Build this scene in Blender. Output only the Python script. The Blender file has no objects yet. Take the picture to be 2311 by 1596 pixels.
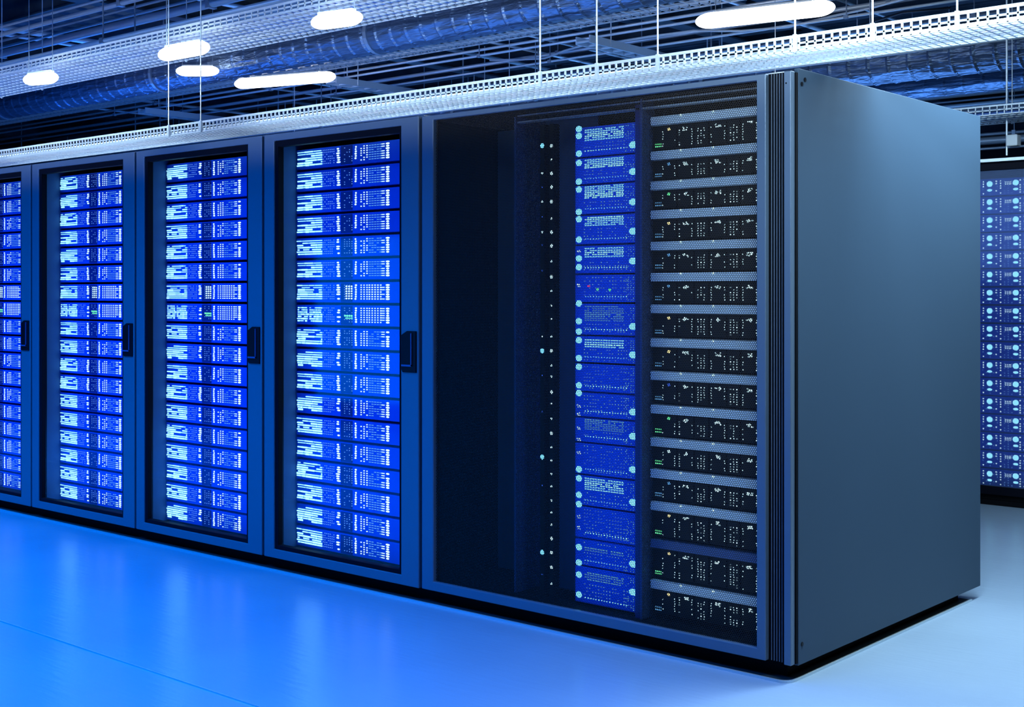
import bpy, math, random
from mathutils import Vector, Matrix
random.seed(7)
sc = bpy.context.scene
COL = sc.collection
PI = math.pi

# ------------------------------------------------------------------ materials
def mat(name, color, metallic=0.0, rough=0.5, emit=None, strength=0.0, spec=0.5, sample=True, bump=None, mottle=None):
    m = bpy.data.materials.new(name); m.use_nodes = True
    nt = m.node_tree; b = nt.nodes['Principled BSDF']
    b.inputs['Base Color'].default_value = (*color, 1)
    b.inputs['Metallic'].default_value = metallic
    b.inputs['Roughness'].default_value = rough
    b.inputs['Specular IOR Level'].default_value = spec
    if emit:
        b.inputs['Emission Color'].default_value = (*emit, 1)
        b.inputs['Emission Strength'].default_value = strength
        if not sample: m.cycles.emission_sampling = 'NONE'
    tc = nt.nodes.new('ShaderNodeTexCoord')
    if bump:
        sx, sy, sz, k, dist = bump
        mp = nt.nodes.new('ShaderNodeMapping'); mp.inputs['Scale'].default_value = (sx, sy, sz)
        nz = nt.nodes.new('ShaderNodeTexNoise'); nz.inputs['Scale'].default_value = 1; nz.inputs['Detail'].default_value = 4
        bp = nt.nodes.new('ShaderNodeBump'); bp.inputs['Strength'].default_value = k; bp.inputs['Distance'].default_value = dist
        nt.links.new(tc.outputs['Object'], mp.inputs[0]); nt.links.new(mp.outputs[0], nz.inputs[0])
        nt.links.new(nz.outputs[0], bp.inputs['Height']); nt.links.new(bp.outputs[0], b.inputs['Normal'])
    if mottle:
        s, lo, hi = mottle
        nz = nt.nodes.new('ShaderNodeTexNoise'); nz.inputs['Scale'].default_value = s; nz.inputs['Detail'].default_value = 5
        cr = nt.nodes.new('ShaderNodeValToRGB')
        cr.color_ramp.elements[0].position = .3; cr.color_ramp.elements[1].position = .7
        cr.color_ramp.elements[0].color = (*[c * lo for c in color], 1); cr.color_ramp.elements[1].color = (*[min(1, c * hi) for c in color], 1)
        nt.links.new(tc.outputs['Object'], nz.inputs[0]); nt.links.new(nz.outputs[0], cr.inputs[0]); nt.links.new(cr.outputs[0], b.inputs['Base Color'])
    return m

def perforated(name, color, pitch, rad, metallic=.3, rough=.45):
    """sheet metal punched with staggered round holes"""
    m = mat(name, color, metallic, rough); nt = m.node_tree; L = nt.links.new
    b = nt.nodes['Principled BSDF']; out = nt.nodes['Material Output']
    tc = nt.nodes.new('ShaderNodeTexCoord'); sp = nt.nodes.new('ShaderNodeSeparateXYZ'); L(tc.outputs['Object'], sp.inputs[0])
    def M(op, a, bb=None):
        n = nt.nodes.new('ShaderNodeMath'); n.operation = op
        for i, v in enumerate((a, bb)):
            if v is None: continue
            if isinstance(v, (int, float)): n.inputs[i].default_value = v
            else: L(v, n.inputs[i])
        return n.outputs[0]
    def grid(off):
        u = M('MULTIPLY', M('SUBTRACT', M('FRACT', M('ADD', M('DIVIDE', sp.outputs[0], pitch), 100 + off)), .5), pitch)
        w = M('MULTIPLY', M('SUBTRACT', M('FRACT', M('ADD', M('DIVIDE', sp.outputs[2], pitch * 1.732), 100 + off)), .5), pitch * 1.732)
        return M('LESS_THAN', M('ADD', M('MULTIPLY', u, u), M('MULTIPLY', w, w)), rad * rad)
    mask = M('MAXIMUM', grid(0), grid(.5))
    tr = nt.nodes.new('ShaderNodeBsdfTransparent'); mx = nt.nodes.new('ShaderNodeMixShader')
    L(mask, mx.inputs[0]); L(b.outputs[0], mx.inputs[1]); L(tr.outputs[0], mx.inputs[2]); L(mx.outputs[0], out.inputs[0])
    return m

def glass(name):
    m = bpy.data.materials.new(name); m.use_nodes = True; nt = m.node_tree; nt.nodes.clear()
    out = nt.nodes.new('ShaderNodeOutputMaterial'); tr = nt.nodes.new('ShaderNodeBsdfTransparent'); gl = nt.nodes.new('ShaderNodeBsdfGlossy')
    gl.inputs['Roughness'].default_value = .05; tr.inputs[0].default_value = (.95, .97, 1, 1)
    lw = nt.nodes.new('ShaderNodeLayerWeight'); lw.inputs[0].default_value = .5; pw = nt.nodes.new('ShaderNodeMath'); pw.operation = 'POWER'; pw.inputs[1].default_value = 4
    ma = nt.nodes.new('ShaderNodeMath'); ma.operation = 'MULTIPLY_ADD'; ma.inputs[1].default_value = .7; ma.inputs[2].default_value = .025
    nt.links.new(lw.outputs['Facing'], pw.inputs[0]); nt.links.new(pw.outputs[0], ma.inputs[0]); mx = nt.nodes.new('ShaderNodeMixShader')
    nt.links.new(ma.outputs[0], mx.inputs[0]); nt.links.new(tr.outputs[0], mx.inputs[1]); nt.links.new(gl.outputs[0], mx.inputs[2]); nt.links.new(mx.outputs[0], out.inputs[0])
    return m

M_ = {}
M_['floor'] = mat('polished floor', (.27, .37, .48), 0, .25, spec=.5, bump=(7, 40, 1, .12, .01), mottle=(1.2, .93, 1.06))
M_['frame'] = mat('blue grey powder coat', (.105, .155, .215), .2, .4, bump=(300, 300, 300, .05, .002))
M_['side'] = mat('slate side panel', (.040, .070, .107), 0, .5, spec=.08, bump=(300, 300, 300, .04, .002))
M_['black'] = mat('matt black steel', (.002, .003, .005), .0, .7, spec=.08)
M_['liner'] = mat('dark liner', (.05, .11, .24), 0, .6, spec=.1)
M_['gasket'] = mat('black gasket', (.002, .003, .008), 0, .6, spec=.08)
M_['rib'] = mat('ribbed strip edge', (.15, .2, .27), .2, .4)
M_['rim'] = mat('brushed rim', (.55, .66, .72), .6, .35)
M_['pad'] = mat('dark base pad', (.02, .03, .034), 0, .6, spec=.15)
M_['handle'] = mat('black handle', (.003, .004, .007), 0, .4, spec=.12)
M_['perf'] = perforated('perforated door sheet', (.034, .030, .027), .0078, .0032, 0, .7)
M_['perf'].node_tree.nodes['Principled BSDF'].inputs['Specular IOR Level'].default_value = .15
M_['perf_fine'] = perforated('fine perforated sheet', (.05, .09, .2), .006, .0021)
M_['glass'] = glass('thin door glass')
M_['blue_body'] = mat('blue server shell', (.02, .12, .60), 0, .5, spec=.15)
M_['blue_dark'] = mat('dark blue recess', (.008, .02, .16), 0, .5)
M_['srv_black'] = mat('black server shell', (.004, .0045, .006), 0, .5, spec=.1)
M_['bezel'] = mat('silver bezel', (.62, .74, .86), .2, .45)
M_['rail'] = mat('dark rail', (.05, .10, .28), .2, .4)
def led(n, c, s): M_[n] = mat(n.replace('_', ' '), (.02, .02, .02), 0, .5, emit=c, strength=s, sample=False)
led('led_vent', (.28, .78, 1.0), 2.6)
led('led_white', (.62, .93, 1.0), 1.7)
led('led_cyan', (.17, .66, 1.0), 3.4)
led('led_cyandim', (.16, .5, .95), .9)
led('led_blue', (.05, .16, 1.0), .75)
led('led_bluedot', (.14, .38, 1.0), .9)
led('led_green', (.15, 1.0, .35), 1.6)
led('led_yellow', (1.0, .85, .35), 1.6)
led('led_red', (1.0, .06, .3), 1.4)
M_['tube'] = mat('luminaire diffuser', (.9, .9, .9), 0, .5, emit=(.93, .97, 1.0), strength=8)
M_['galv'] = mat('galvanised wire', (.72, .80, .88), .35, .38)
M_['galv_dull'] = mat('dull galvanised steel', (.34, .42, .52), .5, .4)
M_['deck'] = mat('ceiling deck steel', (.07, .12, .18), .5, .36, mottle=(2.5, .55, 1.35))
M_['beam'] = mat('dark beam', (.035, .055, .08), .3, .45, mottle=(3, .5, 1.5))
M_['duct'] = mat('duct steel', (.13, .2, .32), .6, .36, bump=(2.2, 9, 9, .9, .08))
M_['cab_white'] = mat('pale cable jacket', (.7, .76, .82), 0, .45)
M_['cab_blue'] = mat('blue cable jacket', (.08, .2, .6), 0, .45)
M_['cab_red'] = mat('red cable jacket', (.5, .05, .05), 0, .45)
M_['cab_black'] = mat('black cable jacket', (.02, .02, .03), 0, .45)
M_['wall'] = mat('dark wall', (.03, .045, .06), 0, .7, mottle=(1, .8, 1.2))
M_['housing'] = mat('luminaire housing', (.35, .4, .46), .2, .5)

# ------------------------------------------------------------------ mesh helpers
class MB:
    def __init__(s): s.v = []; s.f = []
    def box(s, x0, x1, y0, y1, z0, z1):
        i = len(s.v)
        s.v += [(x0, y0, z0), (x1, y0, z0), (x1, y1, z0), (x0, y1, z0), (x0, y0, z1), (x1, y0, z1), (x1, y1, z1), (x0, y1, z1)]
        s.f += [(i, i+3, i+2, i+1), (i+4, i+5, i+6, i+7), (i, i+1, i+5, i+4), (i+1, i+2, i+6, i+5), (i+2, i+3, i+7, i+6), (i+3, i, i+4, i+7)]
        return s
    def dot(s, x, z, w, h, y, t=.002):
        """small lens: an octagonal raised button facing -y"""
        i = len(s.v); n = 8
        for yy, k in ((y, 1), (y - t, .8)):
            for a in range(n):
                t_ = (a + .5) * 2 * PI / n
                s.v.append((x + math.cos(t_) * w / 2 * k, yy, z + math.sin(t_) * h / 2 * k))
        s.f.append(tuple(i + n + a for a in range(n)))
        for a in range(n):
            b = (a + 1) % n; s.f.append((i + a, i + b, i + n + b, i + n + a))
        return s
    def tube(s, pts, r, n=6, cap=True):
        rings = []
        for k, p in enumerate(pts):
            p = Vector(p)
            d = (Vector(pts[min(k+1, len(pts)-1)]) - Vector(pts[max(k-1, 0)])).normalized()
            up = Vector((0, 0, 1)) if abs(d.z) < .9 else Vector((1, 0, 0))
            a = d.cross(up).normalized(); b = a.cross(d)
            rr = r[k] if isinstance(r, (list, tuple)) else r
            rings.append(len(s.v))
            for j in range(n):
                t = 2 * PI * j / n
                s.v.append(tuple(p + a * math.cos(t) * rr + b * math.sin(t) * rr))
        for k in range(len(rings) - 1):
            for j in range(n):
                j2 = (j + 1) % n
                s.f.append((rings[k] + j, rings[k] + j2, rings[k+1] + j2, rings[k+1] + j))
        if cap:
            s.f.append(tuple(rings[0] + j for j in range(n))[::-1]); s.f.append(tuple(rings[-1] + j for j in range(n)))
        return s
    def frame(s, x0, x1, z0, z1, wx0, wx1, wz0, wz1, y0, y1):
        """flat slab with a rectangular opening, as one closed ring"""
        i = len(s.v)
        for y in (y0, y1):
            s.v += [(x0, y, z0), (x1, y, z0), (x1, y, z1), (x0, y, z1), (wx0, y, wz0), (wx1, y, wz0), (wx1, y, wz1), (wx0, y, wz1)]
        for a in range(4):
            b = (a + 1) % 4
            s.f.append((i+a, i+b, i+4+b, i+4+a)); s.f.append((i+8+b, i+8+a, i+12+a, i+12+b))
            s.f.append((i+b, i+a, i+8+a, i+8+b)); s.f.append((i+4+a, i+4+b, i+12+b, i+12+a))
        return s
    def build(s, name, m, parent=None, bevel=0, smooth=False):
        me = bpy.data.meshes.new(name); me.from_pydata(s.v, [], s.f); me.update()
        me.materials.append(M_[m] if isinstance(m, str) else m)
        if smooth: me.polygons.foreach_set('use_smooth', [True] * len(me.polygons))
        o = bpy.data.objects.new(name, me); COL.objects.link(o)
        if parent: o.parent = parent
        if bevel:
            bv = o.modifiers.new('bevel', 'BEVEL'); bv.width = bevel; bv.segments = 2; bv.limit_method = 'ANGLE'
        return o

def tag(o, label=None, cat=None, group=None, kind=None):
    if label: o['label'] = label
    if cat: o['category'] = cat
    if group: o['group'] = group
    if kind: o['kind'] = kind
    return o
def empty(name, loc=(0, 0, 0)):
    o = bpy.data.objects.new(name, None); COL.objects.link(o); o.location = loc; o.empty_display_size = .1
    return o
KIDS = {}
def copy_tree(o, parent=None):
    c = o.copy(); COL.objects.link(c)
    if parent: c.parent = parent
    for ch in o.children: copy_tree(ch, c)
    return c
def struct(name, mb, m, **k):
    o = mb.build(name, m, **k); o['kind'] = 'structure'; return o

ORD = ['top', 'second', 'third', 'fourth', 'fifth', 'sixth', 'seventh', 'eighth', 'ninth', 'tenth', 'eleventh', 'twelfth',
       'thirteenth', 'fourteenth', 'fifteenth', 'sixteenth', 'seventeenth', 'bottom']

# ------------------------------------------------------------------ room
X0, X1, Y0, Y1, ZC = -30, 7, -8, 21, 4.3
struct('floor', MB().box(X0, X1, Y0, Y1, -.2, 0), 'floor')
m = MB(); pitch = .32; x = X0
prof = []
while x < X1:
    prof += [(x, ZC), (x + .13, ZC), (x + .16, ZC + .07), (x + .29, ZC + .07)]; x += pitch
i0 = len(m.v)
for px, pz in prof: m.v += [(px, Y0, pz), (px, Y1, pz)]
for k in range(len(prof) - 1): m.f.append((i0 + 2*k, i0 + 2*k + 1, i0 + 2*k + 3, i0 + 2*k + 2))
m.box(X0, X1, Y0, Y1, ZC + .08, ZC + .25)
struct('ceiling', m, 'deck')
struct('wall_back', MB().box(X0, X1, Y1, Y1 + .2, 0, ZC + .2), 'wall')
struct('wall_front', MB().box(X0, X1, Y0 - .2, Y0, 0, ZC + .2), 'wall')
struct('wall_left', MB().box(X0 - .2, X0, Y0, Y1, 0, ZC + .2), 'wall')
struct('wall_right', MB().box(X1, X1 + .2, Y0, Y1, 0, ZC + .2), 'wall')
struct('trim_1', MB().tube([(X0, -1.41, -.001), (X1, -1.41, -.001)], .006, 6), 'rim')

# ------------------------------------------------------------------ row base
DEPTH = 1.742
rb = empty('row_base')
tag(rb, 'black base with a thin bright rim running under the whole front row of cabinets', 'base')
MB().box(-6.46, -.05, .065, 1.62, 0.005, .06).build('plinth', 'black', rb)
m = MB(); pts = [(-6.46, 1.66), (-6.46, -.004)] + [(-.052 + .043 * math.sin(a * PI / 16), .039 - .043 * math.cos(a * PI / 16)) for a in range(9)] + [(-.009, 1.66)]
m.v = [(a, b, z) for z in (0, .006) for a, b in pts]; n = len(pts)
m.f = [tuple(range(n))[::-1], tuple(range(n, 2*n))] + [(k, (k+1) % n, n + (k+1) % n, n + k) for k in range(n)]
m.build('pad', 'pad', rb)
pts = [(-6.46, -.013)] + [(-.052 + .052 * math.sin(a * PI / 16), .039 - .052 * math.cos(a * PI / 16)) for a in range(9)] + [(0, 1.66)]
m = MB()
for (ax, ay) in pts:
    k = (ax, ay); n = Vector((0, 1, 0)) if k == pts[0] else Vector((-1, 0, 0)) if k == pts[-1] else (Vector((-.052, .039, 0)) - Vector((ax, ay, 0))).normalized()
    w_ = .009; m.v += [(ax, ay, 0), (ax, ay, .009), (ax + n.x * w_, ay + n.y * w_, .009), (ax + n.x * w_, ay + n.y * w_, 0)]
for k in range(len(pts) - 1):
    for a in range(4):
        b = (a + 1) % 4; m.f.append((4*k + a, 4*k + 4 + a, 4*k + 4 + b, 4*k + b))
m.f += [(0, 1, 2, 3), (4*len(pts)-1, 4*len(pts)-2, 4*len(pts)-3, 4*len(pts)-4)]
m.build('rim', 'rim', rb)

# ------------------------------------------------------------------ servers of the glowing cabinets
def glow_server(variant, rnd, lit_all=False):
    root = empty('rack_server')
    W, H = .925, .100
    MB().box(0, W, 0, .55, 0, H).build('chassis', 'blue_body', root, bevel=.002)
    MB().box(.343, .425, -.003, 0, .004, H - .004).build('recess', 'blue_dark', root)
    v = MB(); g = MB(); d = MB(); s = MB(); w = MB()
    rows = 7; rh = (H - .022) / rows
    for r in range(rows):
        z = .013 + rh * (r + .5)
        if variant == 2 and r in (2, 5): pass
        x = .004 + rnd.random() * .012
        while x < .198:
            l = rnd.uniform(.012, .070) if variant != 2 else rnd.uniform(.006, .016)
            x2 = min(x + l, .2)
            hh = rh * rnd.uniform(.15, .31) * (1.25 if r < 5 else .8)
            if variant == 2 and .085 < x < .105: x = .105; continue
            if rnd.random() < .86: v.box(x, x2, -.003, 0, z - hh, z + hh)
            x = x2 + rnd.uniform(.0015, .007)
        for k in range(7):
            if rnd.random() < .8: g.dot(.208 + k * .0135, z, .008, .0045, 0)
        if rnd.random() < .85:
            wd = rnd.uniform(.018, .034); s.dot(.322 + rnd.uniform(-.004, .004), z, wd, rh * .75, 0)
        if rnd.random() < .92: s.dot(.450 + rnd.uniform(-.002, .002), z, rnd.uniform(.010, .018), rh * .85, 0)
        if rnd.random() < .95: s.dot(.676, z, rnd.uniform(.020, .030), rh * .82, 0)
        for k in range(4):
            if rnd.random() < .6: g.dot(.372 + k * .018, z, .007, .0045, -.003)
        for k in range(3):
            if rnd.random() < .85 or variant: w.dot(.489 + k * .021, z, .010, rh * .55, 0)
        for k in range(5):
            if variant:
                w.dot(.548 + k * .020, z, .009 if variant == 2 else .012, rh * .55, 0)
            elif rnd.random() < .8: d.box(.545 + k * .019, .545 + k * .019 + .013, -.002, 0, z - rh * .13, z + rh * .13)
        if rnd.random() < .75: w.box(.634, .655, -.002, 0, z - rh * .15, z + rh * .15)
    if variant == 1:
        for k in range(3):
            for r in range(6): w.dot(.385 + k * .019, .02 + r * .012, .013, .008, -.003)
    v.build('lit_vent', 'led_vent', root); g.build('dim_grille', 'led_bluedot', root)
    s.build('light_dots', 'led_white', root); w.build('port_grille', 'led_white', root)
    if d.v: d.build('link_dots', 'led_cyandim', root)
    if variant == 2:
        q = MB()
        for k in range(4): q.dot(.375 + k * .016, .048, .014, .010, -.003); q.dot(.383 + k * .014, .036, .010, .007, -.003)
        q.build('green_lights', 'led_green', root)['label'] = 'green indicator lights'
    return root

rnd = random.Random(3)
protos = [glow_server(0, rnd), glow_server(0, rnd), glow_server(0, rnd), glow_server(0, rnd), glow_server(1, rnd), glow_server(2, rnd)]
used = set()
def take(k):
    if k in used: return copy_tree(protos[k])
    used.add(k); return protos[k]

def make_handle(door, x, z0, z1):
    m = MB()
    # cut-cornered black pull cup, with an inner lip
    w = .095; y0, y1 = -.006, .01
    prof = [(x, z0 + .012), (x + .008, z0), (x + w, z0), (x + w, z1), (x + .035, z1), (x, z1 - .018)]
    i = len(m.v)
    for y in (y0, y1): m.v += [(a, y, b) for a, b in prof]
    n = len(prof); m.f.append(tuple(i + k for k in range(n))); m.f.append(tuple(i + n + k for k in range(n))[::-1])
    for k in range(n): m.f.append((i + (k+1) % n, i + k, i + n + k, i + n + (k+1) % n))
    h = m.build('door_handle', 'handle', door, bevel=.002)
    MB().box(x + .066, x + .070, -.012, -.005, z0 + .03, z1 - .01).box(x + .006, x + .07, -.012, -.005, z0 + .028, z0 + .036).build('handle_lip', 'rail', door)
    return h

def glow_cabinet(xl, xr, desc, label):
    """cabinet between two seams, front plane at y=0"""
    root = empty('server_cabinet', (xl, 0, .06)); z0 = .0; H = 2.14; W = xr - xl
    tag(root, label, 'server cabinet', 'glass-fronted cabinets of the front row')
    wx0, wx1, wz0, wz1 = .090, W - .124, .047, 2.103
    m = MB()
    m.box(.002, .03, .034, DEPTH, z0, H); m.box(W - .03, W - .002, .034, DEPTH, z0, H)
    m.box(.03, W - .03, .034, DEPTH, z0 + .001, .035); m.box(.03, W - .03, .034, DEPTH, H - .03, H); m.box(.03, W - .03, DEPTH - .02, DEPTH, .035, H - .03)
    m.build('body', 'black', root); MB().box(.004, W - .004, .036, DEPTH, H, H + .004).build('bounce_panel', 'galv', root)  # pale top added to bounce light up onto the wire tray
    m = MB(); m.box(.03, wx0 - .008, .05, .9, .04, H - .035); m.box(wx1 + .03, W - .03, .05, .9, .04, H - .035)
    m.build('side_liner', 'liner', root)
    door = MB().frame(.010, W - .008, z0 + .002, H - .002, wx0, wx1, wz0, wz1, 0, .032).build('door', 'frame', root, bevel=.004)
    MB().frame(wx0 - .004, wx1 + .004, wz0 - .004, wz1 + .004, wx0 + .022, wx1 - .018, wz0 + .02, wz1 - .03, .008, .045).build('gasket', 'gasket', door, bevel=.002)
    MB().box(wx0 + .01, wx1 - .01, .022, .026, wz0 + .01, wz1 - .01).build('door_glass', 'glass', door)
    make_handle(door, W - .116, .975, 1.164)
    MB().box(W - .212 - .04, W - .165, .142, .146, .06, 2.08).build('perforated_rail', 'perf_fine', root)
    # servers
    n = 18; pit = 2.035 / n
    for k in range(n):
        z = .098 + 2.035 - pit * (k + 1) + .008
        v = rnd.randrange(4)
        if k == 6: v = 4
        if k == 7: v = 5
        s = take(v); s.location = (xl + .084, .15, z)
        if v == 5: txt = 'blue-lit server with small green lights, %s' % desc
        else: txt = 'blue-lit server, %s, %s' % ({0: 'topmost', 17: 'lowest'}.get(k, ORD[k] + ' from the top'), desc)
        tag(s, txt, 'server', 'blue-lit servers behind the glass doors')
    # added blue light, unseen, standing in for the LED glow on the servers
    area('rack_fill', (xl + W / 2 - .02, .055, 1.12), (PI / 2, 0, 0), W - .34, 1.98, (.0, .12, 1.0), 1.35)
    return root

def area(name, loc, rot, sx, sy, color, power, spread=None):
    l = bpy.data.lights.new(name, 'AREA'); l.shape = 'RECTANGLE'; l.size = sx; l.size_y = sy; l.color = color; l.energy = power
    if spread: l.spread = spread
    o = bpy.data.objects.new(name, l); COL.objects.link(o); o.location = loc; o.rotation_euler = rot
    return o

SE = [-1.871, -3.0, -4.15, -5.30, -6.45]
glow_cabinet(SE[1], SE[0], 'in the glass-fronted cabinet next to the perforated one', 'blue-grey cabinet with glass door full of blue lights, directly beside the wide perforated cabinet')
glow_cabinet(SE[2], SE[1], 'in the second cabinet from the perforated one', 'blue-grey glass-fronted cabinet of blue-lit servers, second from the wide perforated cabinet')
glow_cabinet(SE[3], SE[2], 'in the third cabinet from the perforated one', 'blue-grey glass-fronted cabinet of blue-lit servers, third from the wide perforated cabinet')
glow_cabinet(SE[4], SE[3], 'in the cabinet farthest from the perforated one', 'blue-grey glass-fronted cabinet farthest along the front row, cut off by the edge of view')

# ------------------------------------------------------------------ wide perforated cabinet
cab = empty('perforated_cabinet', (0, 0, 0))
tag(cab, 'wide blue-grey cabinet with a black perforated door and plain side panel at the row end', 'server cabinet')
m = MB(); zt = 2.195
m.box(-1.866, -1.80, .034, DEPTH, .06, zt); m.box(-.135, -.03, .034, DEPTH - .01, .06, zt)
m.box(-1.80, -.135, .034, DEPTH, .06, .098); m.box(-1.80, -.135, .034, DEPTH, 2.17, zt); m.box(-1.80, -.135, DEPTH - .02, DEPTH, .098, 2.17)
m.box(-.03, .0, .045, DEPTH - .03, 0.06, 2.19)
m.build('body', 'black', cab); MB().box(-1.864, -.03, .036, DEPTH, zt, zt + .004).build('bounce_panel', 'galv', cab)  # same pale bounce surface added on top, hidden from view
dr = MB().frame(-1.861, -.102, .064, 2.193, -1.787, -.140, .105, 2.172, 0, .03).build('door', 'frame', cab, bevel=.004)
MB().box(-1.79, -.137, .018, .020, .10, 2.176).build('perforated_sheet', 'perf', dr)
m = MB(); m.box(-.102, -.0285, .022, .034, .064, 2.193)
m.build('strip_backing', 'black', cab)
m = MB()
for x in (-.0893, -.0784, -.0676, -.0570, -.0464, -.0365): m.box(x - .0008, x + .0008, .0185, .024, .066, 2.191)
m.build('ribbed_strip', 'rib', cab)
cs = MB().box(-.0285, .000, .0, .03, .064, 2.193).build('corner_strip', 'frame', cab, bevel=.003)
MB().box(-.0215, -.0165, -.001, .002, 2.147, 2.152).build('keyhole', 'black', cs)
MB().box(-.028, .004, .03, .045, .066, 2.19).build('corner_gap', 'black', cab)
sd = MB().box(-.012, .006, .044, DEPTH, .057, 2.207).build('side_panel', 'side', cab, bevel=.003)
for yy, zz in ((.068, 2.152), (.091, 2.170), (.070, .130)):
    m = MB().tube([(.005, yy, zz), (.0085, yy, zz)], .008, 12); m.build('screw', 'handle', sd)
m = MB(); m.box(-1.395, -1.385, .10, .9, .10, 2.16); m.build('partition', 'rail', cab)
m = MB(); m.box(-1.80, -1.40, .45, .46, .10, 2.16); m.box(-1.384, -1.09, .30, .31, .1, 2.16)
m.build('blanking_panel', 'liner', cab)
m = MB(); m.box(-.747, -.722, .09, .16, .098, 2.15); m.build('rack_post', 'blue_dark', cab, bevel=.002)
m = MB(); m.box(-.720, -.708, .085, .17, .098, 2.17); m.build('rack_rail', 'rail', cab, bevel=.002)
MB().box(-1.37, -.145, .09, .11, 2.128, 2.137).box(-1.37, -.145, .09, .11, 2.158, 2.164).build('top_rail', 'galv_dull', cab)

# blue servers in the middle bay
units = [(2.09, 1.965), (1.962, 1.85), (1.847, 1.725), (1.722, 1.60), (1.597, 1.48), (1.477, 1.36), (1.357, 1.225), (1.222, 1.11), (1.107, .99),
         (.987, .885), (.882, .78), (.777, .645), (.642, .515), (.512, .38), (.377, .265), (.262, .110)]
bl = {2.082: 2, 2.053: 2, 1.979: 2, 1.94: 2, 1.862: 2, 1.829: 2, 1.736: 2, 1.705: 2, 1.62: 2, 1.576: 1, 1.542: 2, 1.505: 2, 1.431: 1, 1.354: 2, 1.28: 1.6,
      1.237: 2, 1.20: 2, 1.126: 2, 1.089: 2, 1.012: 1.7, .98: 2, .929: 1, .895: 1, .836: 1.4, .79: 1.4, .735: 1, .662: 2, .624: 2, .555: 1.8, .516: 2,
      .467: 1, .42: 1, .337: 2, .272: 2, .222: 2, .139: 2}
br = [1.995, 1.888, 1.765, 1.647, 1.527, 1.262, 1.148, .917, .819, .685, .553, .304, .19]
vents = {0: (2.077, 2.027, 2), 1: (1.952, 1.913, 2), 2: (1.841, 1.788, 2), 3: (1.713, 1.674, 2), 4: (1.586, 1.543, 2), 6: (1.345, 1.28, 1), 7: (1.207, 1.17, 2),
         10: (.876, .83, 1), 12: (.632, .580, 2), 14: (.345, .325, 1), 15: (.241, .205, 1)}
ORD16 = ORD[:15] + ['lowest']
for k, (zt_, zb) in enumerate(units):
    s = empty('blade_server', (-1.075, .12, zb)); H = zt_ - zb - .004
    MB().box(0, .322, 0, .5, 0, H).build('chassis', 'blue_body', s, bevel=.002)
    b = MB(); dm = MB()
    for z, st in bl.items():
        if zb <= z < zt_ + .002:
            if st >= 1.6: b.dot(.020, z - zb, .034, .028, 0, .003)
            else:
                for ox in (-.007, .003): dm.dot(.020 + ox, z - zb + rnd.uniform(-.003, .003), .007, .006, 0); dm.dot(.020 + ox + .004, z - zb - .007, .006, .005, 0)
    for z in br:
        if zb <= z < zt_: b.dot(.297, z - zb, .042, .029, 0, .003)
    if b.v: b.build('indicator_light', 'led_cyan', s)
    if dm.v: dm.build('dim_light', 'led_white', s)
    v = MB()
    if k in vents:
        a, c, st = vents[k]
        nr = max(2, int((a - c) / .0075))
        for r in range(nr):
            zz = a - zb - (r + .5) * (a - c) / nr
            for q in range(15):
                if rnd.random() < .92: v.box(.052 + q * .0135, .052 + q * .0135 + .009, -.002, 0, zz - .0022, zz + .0022)
        v.build('lit_vent', 'led_vent' if st == 2 else 'led_cyandim', s)
    d = MB(); zz = H - .012
    while zz > .008:
        a = zz + zb
        inside = k in vents and vents[k][1] - .006 < a < vents[k][0] + .006
        if not inside:
            for q in range(16):
                if rnd.random() < .55: d.dot(.050 + q * .0145, zz, .007, .005, 0)
        zz -= .0145
    d.build('port_dots', 'led_bluedot', s)
    e = MB()
    for q in range(16): e.dot(.055 + q * .014, .022, .006, .004, 0)
    e.build('link_dots', 'led_vent', s)
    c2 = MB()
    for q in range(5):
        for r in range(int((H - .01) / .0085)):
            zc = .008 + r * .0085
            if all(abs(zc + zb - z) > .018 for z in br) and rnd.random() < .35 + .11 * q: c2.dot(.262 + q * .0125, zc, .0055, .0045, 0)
    c2.build('side_glow_dots', 'led_cyandim', s)  # glowing dots, denser to one side, imitate the cyan glow gradient
    if k == 5:
        MB().dot(.072, .066, .016, .010, 0).build('red_light', 'led_red', s)['label'] = 'red indicator light'
        MB().dot(.118, .052, .012, .012, 0).build('green_light', 'led_green', s)['label'] = 'green indicator light'
        MB().dot(.180, .050, .014, .012, 0).build('green_light', 'led_green', s)['label'] = 'green indicator light'
        tag(s, 'blue blade server with one red and two green lights behind the perforated door', 'server', 'blue blade servers in the perforated cabinet')
    else:
        tag(s, 'narrow blue blade server behind the perforated door, %s' % ({0: 'topmost of its column', 15: 'lowest of its column'}.get(k, ORD16[k] + ' down its column')), 'server', 'blue blade servers in the perforated cabinet')
area('rack_fill', (-.915, .045, 1.10), (PI / 2, 0, 0), .34, 1.98, (.0, .15, 1.0), 4.2)  # unseen blue light added to give the blade faces their glow

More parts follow.
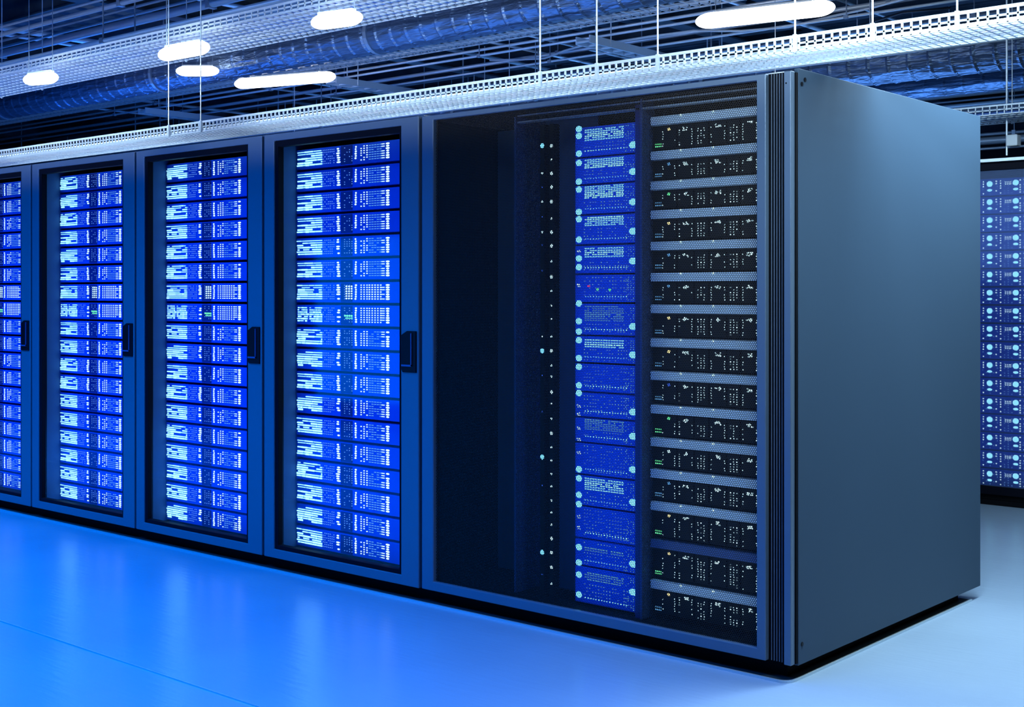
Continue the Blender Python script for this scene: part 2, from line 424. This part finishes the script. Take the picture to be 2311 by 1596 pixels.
# two indicator rails in the dark bay
def ind_rail(x, zs, big, label):
    s = empty('power_strip', (x, .125, 0.098)); tag(s, label, 'power strip')
    MB().box(-.012, .012, 0, .04, 0, 2.02).build('housing', 'srv_black', s, bevel=.002)
    a = MB(); b = MB(); c = MB()
    for z in zs:
        k = big.get(z, 1)
        if k == 3: b.dot(0, z - .098, .022, .022, 0, .003)
        elif k == 2: a.dot(0, z - .098, .016, .016, 0)
        elif k == 1: a.dot(0, z - .098, .010, .010, 0)
        else: c.dot(0, z - .098, .007, .008, 0)
    if a.v: a.build('light_dots', 'led_white', s)
    if b.v: b.build('bright_lights', 'led_cyan', s)
    if c.v: c.build('dim_lights', 'led_blue', s)
Z43 = [2.023, 1.965, 1.906, 1.848, 1.786, 1.714, 1.656, 1.598, 1.532, 1.466, 1.406, 1.344, 1.287, 1.212, 1.151, 1.089, 1.042, .976, .927, .863, .801, .741, .685, .628, .575, .515, .464, .412, .353, .293, .231, .161]
ind_rail(-1.207, Z43, {z: 2 for z in (2.023, 1.906, 1.848, 1.786, 1.656, 1.598, 1.466, 1.151, .976, .801, .353, .293, .231)}, 'slim black power strip with a column of white lights, nearer the blue blade servers')
Z22 = [2.027, 1.91, 1.851, 1.788, 1.722, 1.658, 1.603, 1.493, 1.211, 1.15, 1.044, .889, .695, .574, .288, .193]
ind_rail(-1.258, Z22, {2.027: 3, 1.15: 3, .695: 3, .288: 3, 1.91: 1, 1.851: 0, 1.722: 0, 1.603: 0, 1.493: 0, 1.044: 0, .889: 0, .574: 0, .193: 0}, 'slim black power strip with four large cyan lights, farther from the blue blade servers')

# black servers in the right bay
tops = [2.100, 1.963, 1.844, 1.729, 1.604, 1.481, 1.355, 1.222, 1.091, .958, .828, .702, .574, .424, .263]
bots = tops[1:] + [.12]
ORD15 = ORD[:14] + ['lowest']
bays = [(-.640, -.572), (-.562, -.492), (-.484, -.424), (-.416, -.344), (-.338, -.286), (-.276, -.205)]
for k, (zt_, zb) in enumerate(zip(tops, bots)):
    s = empty('storage_server', (-.69, .12, zb + .003)); H = zt_ - zb - .005
    MB().box(0, .525, .012, .55, 0, H).build('chassis', 'srv_black', s, bevel=.002)
    bz = MB().box(.008, .500, -.016, .012, H - .036, H - .002).build('bezel', 'bezel' if k != 13 else 'rail', s, bevel=.002)
    e = MB()
    for q in (.152, .300): e.dot(q, H - .006, .011, .009, -.016)
    if k != 13: e.build('bezel_lights', 'led_white', s)
    z_lo, z_hi = .006, H - .042
    for bi, (a, c) in enumerate(bays):
        a += .69; c += .69
        by = MB().box(a, c, .002, .012, z_lo, z_hi).build('drive_bay', 'srv_black', s)
        l = MB(); hh = z_hi - z_lo
        step = .0095; nz = int((hh - .012) / step)
        cols = (a + .006, c - .006) if bi in (0, 1, 3, 5) else (a + .014, a + .028, a + .042)
        for cx_ in cols:
            for r in range(nz):
                if rnd.random() < (.62 if bi in (0, 1, 3) else .78): l.dot(cx_, z_lo + .007 + r * step, .0045, .0045, .002)
        if bi in (1, 3, 5):
            for r in range(9): l.dot((a + c) / 2 + rnd.uniform(-.012, .012), z_hi - .016 + rnd.uniform(-.006, .006), .008, .005, .002)
        l.build('light_dots', 'led_white', by)
        if bi == 0:
            colr = ['led_yellow', 'led_cyandim', 'led_green', 'led_yellow', 'led_cyandim', 'led_cyandim', 'led_yellow', 'led_yellow', 'led_blue', 'led_green', 'led_white', 'led_cyandim', 'led_yellow', 'led_yellow', 'led_yellow'][k]
            MB().dot((a + c) / 2, z_hi - .012, .016, .012, .002).build('activity_light', colr, by)
    gg = MB()
    for r in range(2):
        for q in range(6): gg.box(.014 + q * .009, .014 + q * .009 + .005, .008, .012, .012 + r * .010, .016 + r * .010)
    gg.build('status_dashes', 'led_green' if k in (0, 9, 10, 12, 13) else 'led_cyandim', s)
    tag(s, 'black storage server %s, %s' % ('under a dim dark bezel' if k == 13 else 'under a silver bezel', {0: 'topmost behind the perforated door', 14: 'lowest behind the perforated door'}.get(k, ORD15[k] + ' from the top behind the perforated door')), 'server', 'black storage servers in the perforated cabinet')
area('rack_fill', (-.43, .045, 1.15), (PI / 2, 0, 0), .44, 2.0, (.45, .72, 1.0), 1.7)  # unseen light added to brighten the silver bezels

# ------------------------------------------------------------------ rear row
def rear_server():
    s = empty('rack_server')
    MB().box(0, 1.04, 0, .5, 0, .112).build('chassis', 'blue_body', s, bevel=.002)
    b = MB(); w = MB(); d = MB()
    for x in (.359, .531, .187, .703, .875): 
        b.dot(x, .078, .042, .040, 0, .003); b.dot(x, .036, .036, .018, 0, .003)
    for x in (.403, .432, .56, .588, .317, .245, .74, .80):
        for r in range(6):
            if rnd.random() < .75: w.dot(x, .014 + r * .016, .011, .010, 0)
    for x in (.464, .476, .488, .498):
        for r in range(3): w.dot(x, .07 + r * .008, .008, .006, 0)
    for q in range(40):
        for r in range(6):
            if rnd.random() < .5: d.dot(.05 + q * .024, .012 + r * .016, .009, .007, 0)
    b.build('light_dots', 'led_vent', s); w.build('port_grille', 'led_white', s); d.build('dim_grille', 'led_bluedot', s)
    return s
rp = None
for ci, (xl, lab) in enumerate(((-1.40, 'dark cabinet with blue and white lights in the rear row, seen past the side panel'),
                                (-2.55, 'dark cabinet in the rear row, hidden behind the wide perforated cabinet'),
                                (-.25, 'dark cabinet in the rear row at the open end of the row'))):
    c = empty('server_cabinet', (xl, 4.34, 0)); tag(c, lab, 'server cabinet')
    W = 1.15
    m = MB(); m.box(.002, .04, .034, 1.4, .04, 2.25); m.box(W - .04, W - .002, .034, 1.4, .04, 2.25); m.box(.04, W - .04, .034, 1.4, .04, .09)
    m.box(.04, W - .04, .034, 1.4, 2.2, 2.25); m.box(.04, W - .04, 1.38, 1.4, .09, 2.2); m.build('body', 'black', c)
    d = MB().frame(.004, W - .004, .075, 2.245, .035, W - .035, .13, 2.20, 0, .03).build('door', 'gasket', c, bevel=.003)
    MB().box(.03, W - .03, .012, .014, .12, 2.21).build('perforated_sheet', 'perf_fine', d)
    MB().box(.0, W, .04, 1.38, 0, .045).build('plinth', 'black', c)
    MB().box(.0, W, -.012, .04, 2.255, 2.275).build('top_lip', 'galv', c)
    for k in range(17):
        if rp is None: rp = rear_server(); s = rp
        else: s = copy_tree(rp)
        s.location = (xl + .05, 4.46, .115 + .1205 * (16 - k))
        nm = ['in the rear cabinet seen past the side panel', 'in the rear cabinet behind the perforated one', 'in the end cabinet of the rear row'][ci]
        tag(s, 'cyan-lit server, %s, %s' % ({0: 'topmost', 16: 'lowest'}.get(k, ORD[k] + ' from the top'), nm), 'server', 'blue servers of the rear row')
    area('rack_fill', (xl + W / 2, 4.385, 1.15), (PI / 2, 0, 0), 1.0, 2.0, (.0, .09, 1.0), 3.0)  # unseen blue light added in place of light from the LEDs

# ------------------------------------------------------------------ ceiling services
EYE, CY = 1.40, -4.166
def snap(x): return X0 + .32 * round((x - X0 - .065) / .32) + .065
def yq(q, z): return (z - EYE) / q + CY

def tray(name, label, x0, x1, ya, yb, zb, h, pit, r, m, rods=(), nlong=5, group=None, near=False):
    t = empty(name, ((x0 + x1) / 2, (ya + yb) / 2, zb)); cx_, cy_ = t.location.x, t.location.y
    tag(t, label, 'cable tray', group)
    a, b = ya - cy_, yb - cy_; X0_, X1_ = x0 - cx_, x1 - cx_
    m_ = MB()
    for k in range(nlong): y = a + (b - a) * k / (nlong - 1); m_.box(X0_, X1_, y - r, y + r, -r, r)
    for y in (a, b):
        m_.box(X0_, X1_, y - r * 1.5, y + r * 1.5, h - r * 1.6, h + r * 1.6)
        m_.box(X0_, X1_, y - r, y + r, h * .5 - r, h * .5 + r)
    n = int((X1_ - X0_) / pit)
    for k in range(n + 1):
        x = X0_ + k * pit
        m_.box(x - r, x + r, a, b, -r, r); m_.box(x - r, x + r, a - r, a + r, 0, h); m_.box(x - r, x + r, b - r, b + r, 0, h)
    m_.build('basket', m, t)
    for x in rods:
        x = snap(x); ry = a - .012 if near else b + .012
        MB().tube([(x - cx_, ry, -.01), (x - cx_, ry, ZC - zb)], .0036, 6).box(x - cx_ - .007, x - cx_ + .007, ry - .006, ry + .006, -.008, h + .006).build('hanger_rod', m, t)
    return t

def cable(name, pts, r, m, label, group, cat='cable'):
    o = MB().tube(pts, r, 6).build(name, m, smooth=True); tag(o, label, cat, group); return o
def wavy(x0, x1, y, z, amp, step=.45):
    pts = []; x = x0; ph = random.random() * 6
    while x <= x1:
        pts.append((x, y + amp * math.sin(x * 1.3 + ph) + random.uniform(-amp, amp) * .4, z + random.uniform(0, .004))); x += step
    return pts

T1 = tray('cable_tray', 'bright wire basket tray hung just above the front row of cabinets', -17, 4.0, .36, .64, 2.335, .055, .035, .0034, 'galv', near=True,
     rods=(-14, -11.5, -9, -6.9, -4.465, -4.04, -1.578, -1.25, -.85, -.12, .261, .501, 2.4), nlong=8)
for k, (dy, mm) in enumerate(((.03, 'cab_white'), (.06, 'cab_white'), (.095, 'cab_red'), (.125, 'cab_white'), (.155, 'cab_black'), (.185, 'cab_white'), (.215, 'cab_blue'), (.245, 'cab_white'))):
    col = {'cab_white': 'pale', 'cab_red': 'red', 'cab_black': 'black', 'cab_blue': 'blue'}[mm]
    cable('network_cable', wavy(-17, 4, .365 + dy, 2.349, .003), .0085, mm, col + ' network cable lying in the wire tray above the front row', 'cables in the front tray')
T2 = tray('cable_tray', 'wide bluish wire tray full of cables, hung highest, passing just above three luminaires', -17, 3.0, yq(.336, 3.0), yq(.302, 3.0), 3.0, .05, .06, .004, 'galv',
     rods=(-13, -10.5, -8.6, -7.7, -7.2, -5.2, -3.0, -1, 1), nlong=9)
ya2, yb2 = yq(.336, 3.0), yq(.302, 3.0)
for k in range(9):
    mm = ['cab_white', 'cab_blue', 'cab_white', 'cab_blue', 'cab_blue', 'cab_white', 'cab_blue', 'cab_white', 'cab_blue'][k]
    cable('power_cable', wavy(-17, 3, ya2 + .05 + k * (yb2 - ya2 - .1) / 8, 3.018, .006), .012, mm, ('pale' if mm == 'cab_white' else 'blue') + ' power cable lying in the high wire tray', 'cables in the high tray')
T3 = tray('cable_tray', 'narrow wire tray beyond the luminaires, under the ceiling deck', -26, 4, yq(.272, 3.8), yq(.258, 3.8), 3.8, .055, .10, .006, 'galv', rods=(-20, -14, -9.5, -5, -1), nlong=4)
T4 = tray('cable_tray', 'wire basket tray above the rear row of cabinets', -12, 5, 4.75, 5.25, 2.62, .06, .05, .0035, 'galv', rods=(-9, -6, -3, -1.08, .6, 2.4), nlong=6)
for k in range(6): cable('network_cable', wavy(-12, 5, 4.82 + k * .075, 2.637, .006), .012, 'cab_white' if k % 2 else 'cab_blue', ('pale' if k % 2 else 'blue') + ' network cable lying in the tray above the rear row', 'cables in the rear tray')

# cross trays under the beams
def cross_tray(x, ya, yb, z, label):
    w = .15; t = empty('cable_ladder', (x, (ya + yb) / 2, z)); tag(t, label, 'cable tray', 'crosswise cable ladders')
    L_ = (yb - ya) / 2; m = MB()
    for s in (-w / 2, w / 2): m.box(s - .006, s + .006, -L_, L_, -.03, .04)
    y = -L_
    while y < L_: m.box(-w / 2, w / 2, y - .008, y + .008, -.022, -.008); y += .18
    m.build('ladder', 'galv', t)
    for yy in (-L_ + .3, 0, L_ - .3):
        MB().tube([(w / 2 + .01, yy, -.02), (w / 2 + .01, yy, ZC - z)], .006, 6).tube([(-w / 2 - .01, yy, -.02), (-w / 2 - .01, yy, ZC - z)], .006, 6).build('hanger_rod', 'galv', t)
cross_tray(-4.76, 4.9, 9.2, 3.62, 'steel cable ladder crossing overhead next to the largest luminaire')
cross_tray(-8.10, 4.9, 9.5, 3.62, 'steel cable ladder crossing overhead next to the long low luminaire')
cross_tray(-11.6, 4.9, 9.5, 3.62, 'steel cable ladder crossing overhead farthest away, past the small luminaires')

# crosswise and lengthwise beams of the ceiling
n_ = 0
for x in (-1.36, -4.78, -8.16, -11.56, -14.96, -18.4, -21.8, -25.2, 2.04):
    m = MB(); m.box(x - .09, x + .09, Y0, Y1, 3.98, 4.0); m.box(x - .09, x + .09, Y0, Y1, 4.28, 4.3); m.box(x - .012, x + .012, Y0, Y1, 4.0, 4.28)
    n_ += 1; struct('beam', m, 'beam')
for y in (-1.9, 2.2, 4.15, 7.4, 8.75, 11.2, 14.2, 17.2):
    m = MB(); m.box(X0, X1, y - .06, y + .06, 4.02, 4.035); m.box(X0, X1, y - .06, y + .06, 4.28, 4.3); m.box(X0, X1, y - .01, y + .01, 4.035, 4.28)
    struct('beam', m, 'beam')

# ducts
def duct(x0, x1, y, z, r, label, rib=.18):
    pts = []; rs = []; x = x0
    while x < x1:
        pts += [(x - (x0+x1)/2, 0, 0), (x + rib * .12 - (x0+x1)/2, 0, 0), (x + rib * .24 - (x0+x1)/2, 0, 0)]; rs += [r, r * 1.05, r]; x += rib
    t = empty('air_duct', ((x0 + x1) / 2, y, z)); tag(t, label, 'duct')
    MB().tube(pts, rs, 20).build('duct_shell', 'duct', t)
    x = x0 + 1; first = None
    while x < x1:
        xs = snap(x) - (x0 + x1) / 2
        if first is None:
            first = MB().tube([(0, 0, r), (0, 0, ZC - z)], .008, 6).tube([(-.02, 0, 0), (.02, 0, 0)], r * 1.09, 20).build('strap', 'galv_dull', t); c = first
        else: c = first.copy(); COL.objects.link(c)
        c.location.x = xs; x += 3.2
    return t
duct(-26, 4, 3.55, 3.62, .16, 'ribbed round air duct running just under the widest high wire tray')
duct(-18, 6, yq(.186, 3.35), 3.35, .17, 'ribbed round air duct passing over the side panel of the wide cabinet')
duct(-22, 6, yq(.163, 3.3), 3.3, .10, 'thin ribbed air duct beyond the thicker one, over the side panel')

# conduits
def pipe(q, z, r, m, x0=-28, x1=6, label=None, group='conduits under the ceiling'):
    o = MB().tube([(x0, yq(q, z), z), ((x0+x1)/2, yq(q, z), z), (x1, yq(q, z), z)], r, 10).build('conduit', m, smooth=True)
    tag(o, label, 'pipe', group)
    # clamp blocks
    first = None; x = -13 + random.random()
    while x < 3:
        if first is None:
            y = yq(q, z); first = MB().box(-.02, .02, y - r - .006, y + r + .006, z - r - .004, z + r + .004).box(-.004, .004, y - .004, y + .004, z + r, ZC).build('clamp', 'galv_dull', o); c = first
        else: c = first.copy(); COL.objects.link(c)
        c.location.x = snap(x); x += 3.3
pipe(.352, 3.25, .016, 'galv', label='bright steel conduit along the upper edge of the high tray')
pipe(.344, 3.3, .028, 'galv_dull', label='dull grey pipe beside the upper edge of the high tray')
for q, z, r in ((.368, 3.6, .035), (.378, 3.7, .012), (.388, 3.7, .012), (.398, 3.55, .02), (.41, 3.6, .012)):
    pipe(q, z, r, 'galv_dull', label='grey steel conduit under the ceiling, nearer than the high tray', group='near conduits')
for q, z, r in ((.252, 3.8, .014), (.246, 3.7, .012), (.236, 3.8, .02), (.229, 3.7, .012)):
    pipe(q, z, r, 'galv', label='pale steel conduit under the ceiling, running beyond the high tray', group='middle conduits')
for q, z, r in ((.215, 3.8, .02), (.205, 3.5, .014), (.199, 3.8, .02), (.1935, 3.3, .012), (.173, 3.7, .02), (.155, 3.8, .035), (.150, 3.6, .012), (.146, 3.4, .025), (.141, 3.78, .05), (.122, 3.2, .02), (.117, 3.3, .05), (.111, 3.0, .015)):
    pipe(q, z, r, random.choice(['galv', 'galv_dull']), label='steel conduit under the ceiling, far over the rear row', group='far conduits')

for k, (x, ya, yb, z, r) in enumerate(((-2.9, 1.0, 9, 3.9, .012), (-3.7, 3.2, 12, 3.93, .02), (-5.9, 2.4, 10, 3.9, .014), (-6.4, 4.4, 13, 3.9, .014), (-7.1, 1.2, 8, 3.93, .02), (-9.4, .8, 9, 3.9, .03), (-9.7, .8, 9, 3.9, .016),
        (-10.4, 4, 14, 3.9, .014), (-12.6, 3, 14, 3.92, .02), (-13.6, 5, 15, 3.9, .014), (.6, 1.5, 11, 3.9, .014), (-.3, 3.5, 14, 3.93, .02))):
    o = MB().tube([(x, ya, z), (x, (ya + yb) / 2, z), (x, yb, z)], r, 10).build('conduit', 'galv', smooth=True)
    tag(o, 'pale steel conduit crossing the ceiling from front to back above the lengthwise pipes', 'pipe', 'crosswise conduits')
    c0 = MB().box(x - r - .006, x + r + .006, -.02, .02, z - r - .004, z + r + .004).box(x - .004, x + .004, -.004, .004, z + r, ZC).build('clamp', 'galv_dull', o); c0.location.y = ya + .4
    c1 = c0.copy(); COL.objects.link(c1); c1.location.y = yb - .6

# wavy loose cables draped between the pipes
for k, y in enumerate((2.8, 5.7, 6.7, 8.2, 9.4)):
    x0 = random.uniform(-9, -6); x1 = x0 + random.uniform(3.5, 6)
    pts = [(x0 + (x1 - x0) * t / 14, y + .25 * math.sin(t * .7 + k), 3.80 - .10 * math.sin(PI * t / 14) + .02 * math.sin(t * 1.9 + k)) for t in range(15)]
    cable('loose_cable', pts, .011, 'cab_white' if k % 2 else 'cab_black', ('pale' if k % 2 else 'black') + ' loose cable sagging between the ceiling pipes', 'loose ceiling cables')

# small boxes over the rear row
jb = empty('junction_box', (-1.02, 5.0, 2.45)); tag(jb, 'small pale junction box on a thin post above the rear row tray', 'junction box')
MB().box(-.05, .03, -.04, .04, -.03, .05).build('box_shell', 'cab_white', jb, bevel=.008)
MB().tube([(-.057, 0, -.09), (-.057, 0, 1.85)], .007, 8).build('post', 'galv', jb)

# luminaires
def luminaire(a, b, z, r, label):
    a = Vector((*a, z)); b = Vector((*b, z)); c = (a + b) / 2; d = (b - a); Ln = d.length; ang = math.atan2(d.y, d.x)
    t = empty('luminaire', c); t.rotation_euler = (0, 0, ang); tag(t, label, 'ceiling light', 'hanging luminaires')
    pts = []; rs = []; h = Ln / 2; n = 8
    for k in range(n + 1): u = k / n; pts.append((-h + r * 2.2 * (1 - math.cos(u * PI / 2)), 0, 0)); rs.append(max(.004, r * math.sin(u * PI / 2)))
    for k in range(n, -1, -1): u = k / n; pts.append((h - r * 2.2 * (1 - math.cos(u * PI / 2)), 0, 0)); rs.append(max(.004, r * math.sin(u * PI / 2)))
    MB().tube(pts, rs, 16).build('diffuser', 'tube', t, smooth=True)
    MB().box(-h * .7, h * .7, -r * .5, r * .5, r * .8, r * 1.2).build('housing', 'housing', t, bevel=.006)
    for s in (-h * .7, h * .7): MB().tube([(s, 0, r), (s, 0, ZC - z)], .003, 6).build('hanger_rod', 'galv_dull', t)
    return c
luminaire((-3.268, 4.41), (-2.192, 4.618), 3.5, .062, 'large glowing luminaire above the perforated cabinet')
luminaire((-8.433, 3.914), (-7.3, 4.257), 3.5, .055, 'long luminaire glowing low over the glass-fronted cabinets')
luminaire((-6.114, .394), (-5.821, .478), 2.86, .042, 'short luminaire below the high wire tray, farthest along the room')
luminaire((-4.612, .470), (-4.136, .490), 2.86, .042, 'middle one of the three luminaires below the high wire tray')
luminaire((-8.22, 3.07), (-7.90, 3.33), 3.5, .05, 'small luminaire just above the long low one, below the high tray')
luminaire((-3.158, .455), (-2.825, .520), 2.86, .042, 'nearest of the three luminaires below the high wire tray')

# ------------------------------------------------------------------ light
WH = (.60, .83, 1.0); BL = (.0, .21, 1.0)
def down(x, y, z, sx, sy, c, p): return area('overhead_fill', (x, y, z), (0, 0, 0), sx, sy, c, p)  # area lights added overhead as fill, without fixtures
down(.55, 1.35, 2.78, .12, 1.5, WH, 105)           # added strip light, out of view, shaping the gradient on the side panel
down(.62, -.40, 2.7, .12, .5, WH, 20).data.spread = math.radians(110)  # second added light, for the panel corner shadowed by the tray
down(3.0, 3.0, 3.6, 1.4, .6, WH, 42)  # added light, brightens the floor at the open end
area('tilted_fill', (1.4, -2.6, 3.3), (math.radians(74), 0, math.radians(20)), 1.2, .3, (.62, .82, 1), 22, spread=math.radians(60))  # added light aimed at the upper front of the wide cabinet
down(2.4, -1.2, 3.6, 1.0, .8, WH, 8)             # added fill over the camera, no fixture there
down(-.9, -2.0, 3.6, 1.6, .8, BL, 62).data.spread = math.radians(85)  # added blue light for the floor before the wide cabinet
down(-4.0, -1.9, 3.6, 4.0, 1.0, BL, 205).data.spread = math.radians(115)          # added blue lights, unseen, tinting the aisle floor
down(-8.0, -1.9, 3.6, 4.0, 1.0, BL, 195).data.spread = math.radians(115)
for x in (-9, -5.5, -2.2, 1.2): down(x, .5, 3.0, 2.6, .15, (.7, .88, 1), 24).data.spread = math.radians(60)   # added above the front tray to whiten it
for x in (-8, -5.2, -2.4, .4):                    # added lights, unseen, brightening cabinet tops and the tray underside
    area('tilted_fill', (x, -.9, 2.9), (math.radians(80), 0, 0), 2.4, .15, (.55, .8, 1), 9, spread=math.radians(45))
    area('tray_fill', (x, -1.1, 2.0), (math.radians(112), 0, 0), 2.6, .08, (.82, .93, 1), 5, spread=math.radians(42))
# blue glow of the opposite row of racks across the aisle
area('opposite_row_lamp', (-6.6, -5.5, 1.1), (PI / 2, 0, 0), 5.0, 1.8, (.0, .22, 1.0), 115)
# uplight added between the rows, unseen, to brighten the ceiling
for x, y, c, p in ((-10, 3, (.03, .22, 1), 60), (-5.5, 3, (.08, .30, 1), 40), (-3.5, 7, (.16, .42, 1), 60), (-7.5, 8, (.1, .36, 1), 60), (1.5, 8, (.3, .65, .85), 26), (-12, 9, (.08, .3, 1), 45), (-6, -2.5, (.03, .22, 1), 45), (0.5, 2.8, (.4, .7, .9), 12)):
    area('upward_fill', (x, y, 2.0), (PI, 0, 0), 3.0, 1.0, c, p)

w = bpy.data.worlds.new('World'); sc.world = w; w.use_nodes = True
w.node_tree.nodes['Background'].inputs[0].default_value = (.01, .03, .08, 1); w.node_tree.nodes['Background'].inputs[1].default_value = .3

# ------------------------------------------------------------------ camera
cd = bpy.data.cameras.new('camera'); co = bpy.data.objects.new('camera', cd); COL.objects.link(co)
Fv = Vector((-0.65657, 0.754265, 0)); Rv = Vector((0.754265, 0.65657, 0)); Uv = Vector((0, 0, 1))
mt = Matrix((( Rv.x, Uv.x, -Fv.x, 2.3057), (Rv.y, Uv.y, -Fv.y, -4.1658), (Rv.z, Uv.z, -Fv.z, 1.40), (0, 0, 0, 1)))
co.matrix_world = mt
cd.sensor_fit = 'HORIZONTAL'; cd.sensor_width = 36; cd.lens = 36 * 2942 / 2311; cd.shift_y = -138 / 2311
cd.clip_start = .05; cd.clip_end = 100
sc.camera = co
sc.view_settings.view_transform = 'Standard'; sc.view_settings.look = 'None'; sc.view_settings.gamma = 1; sc.view_settings.exposure = 0
sc.view_settings.use_curve_mapping = False
sc.cycles.use_denoising = True
sc.cycles.max_bounces = 5; sc.cycles.transparent_max_bounces = 12; sc.cycles.use_adaptive_sampling = True; sc.cycles.adaptive_threshold = .02
sc.cycles.sample_clamp_indirect = 6
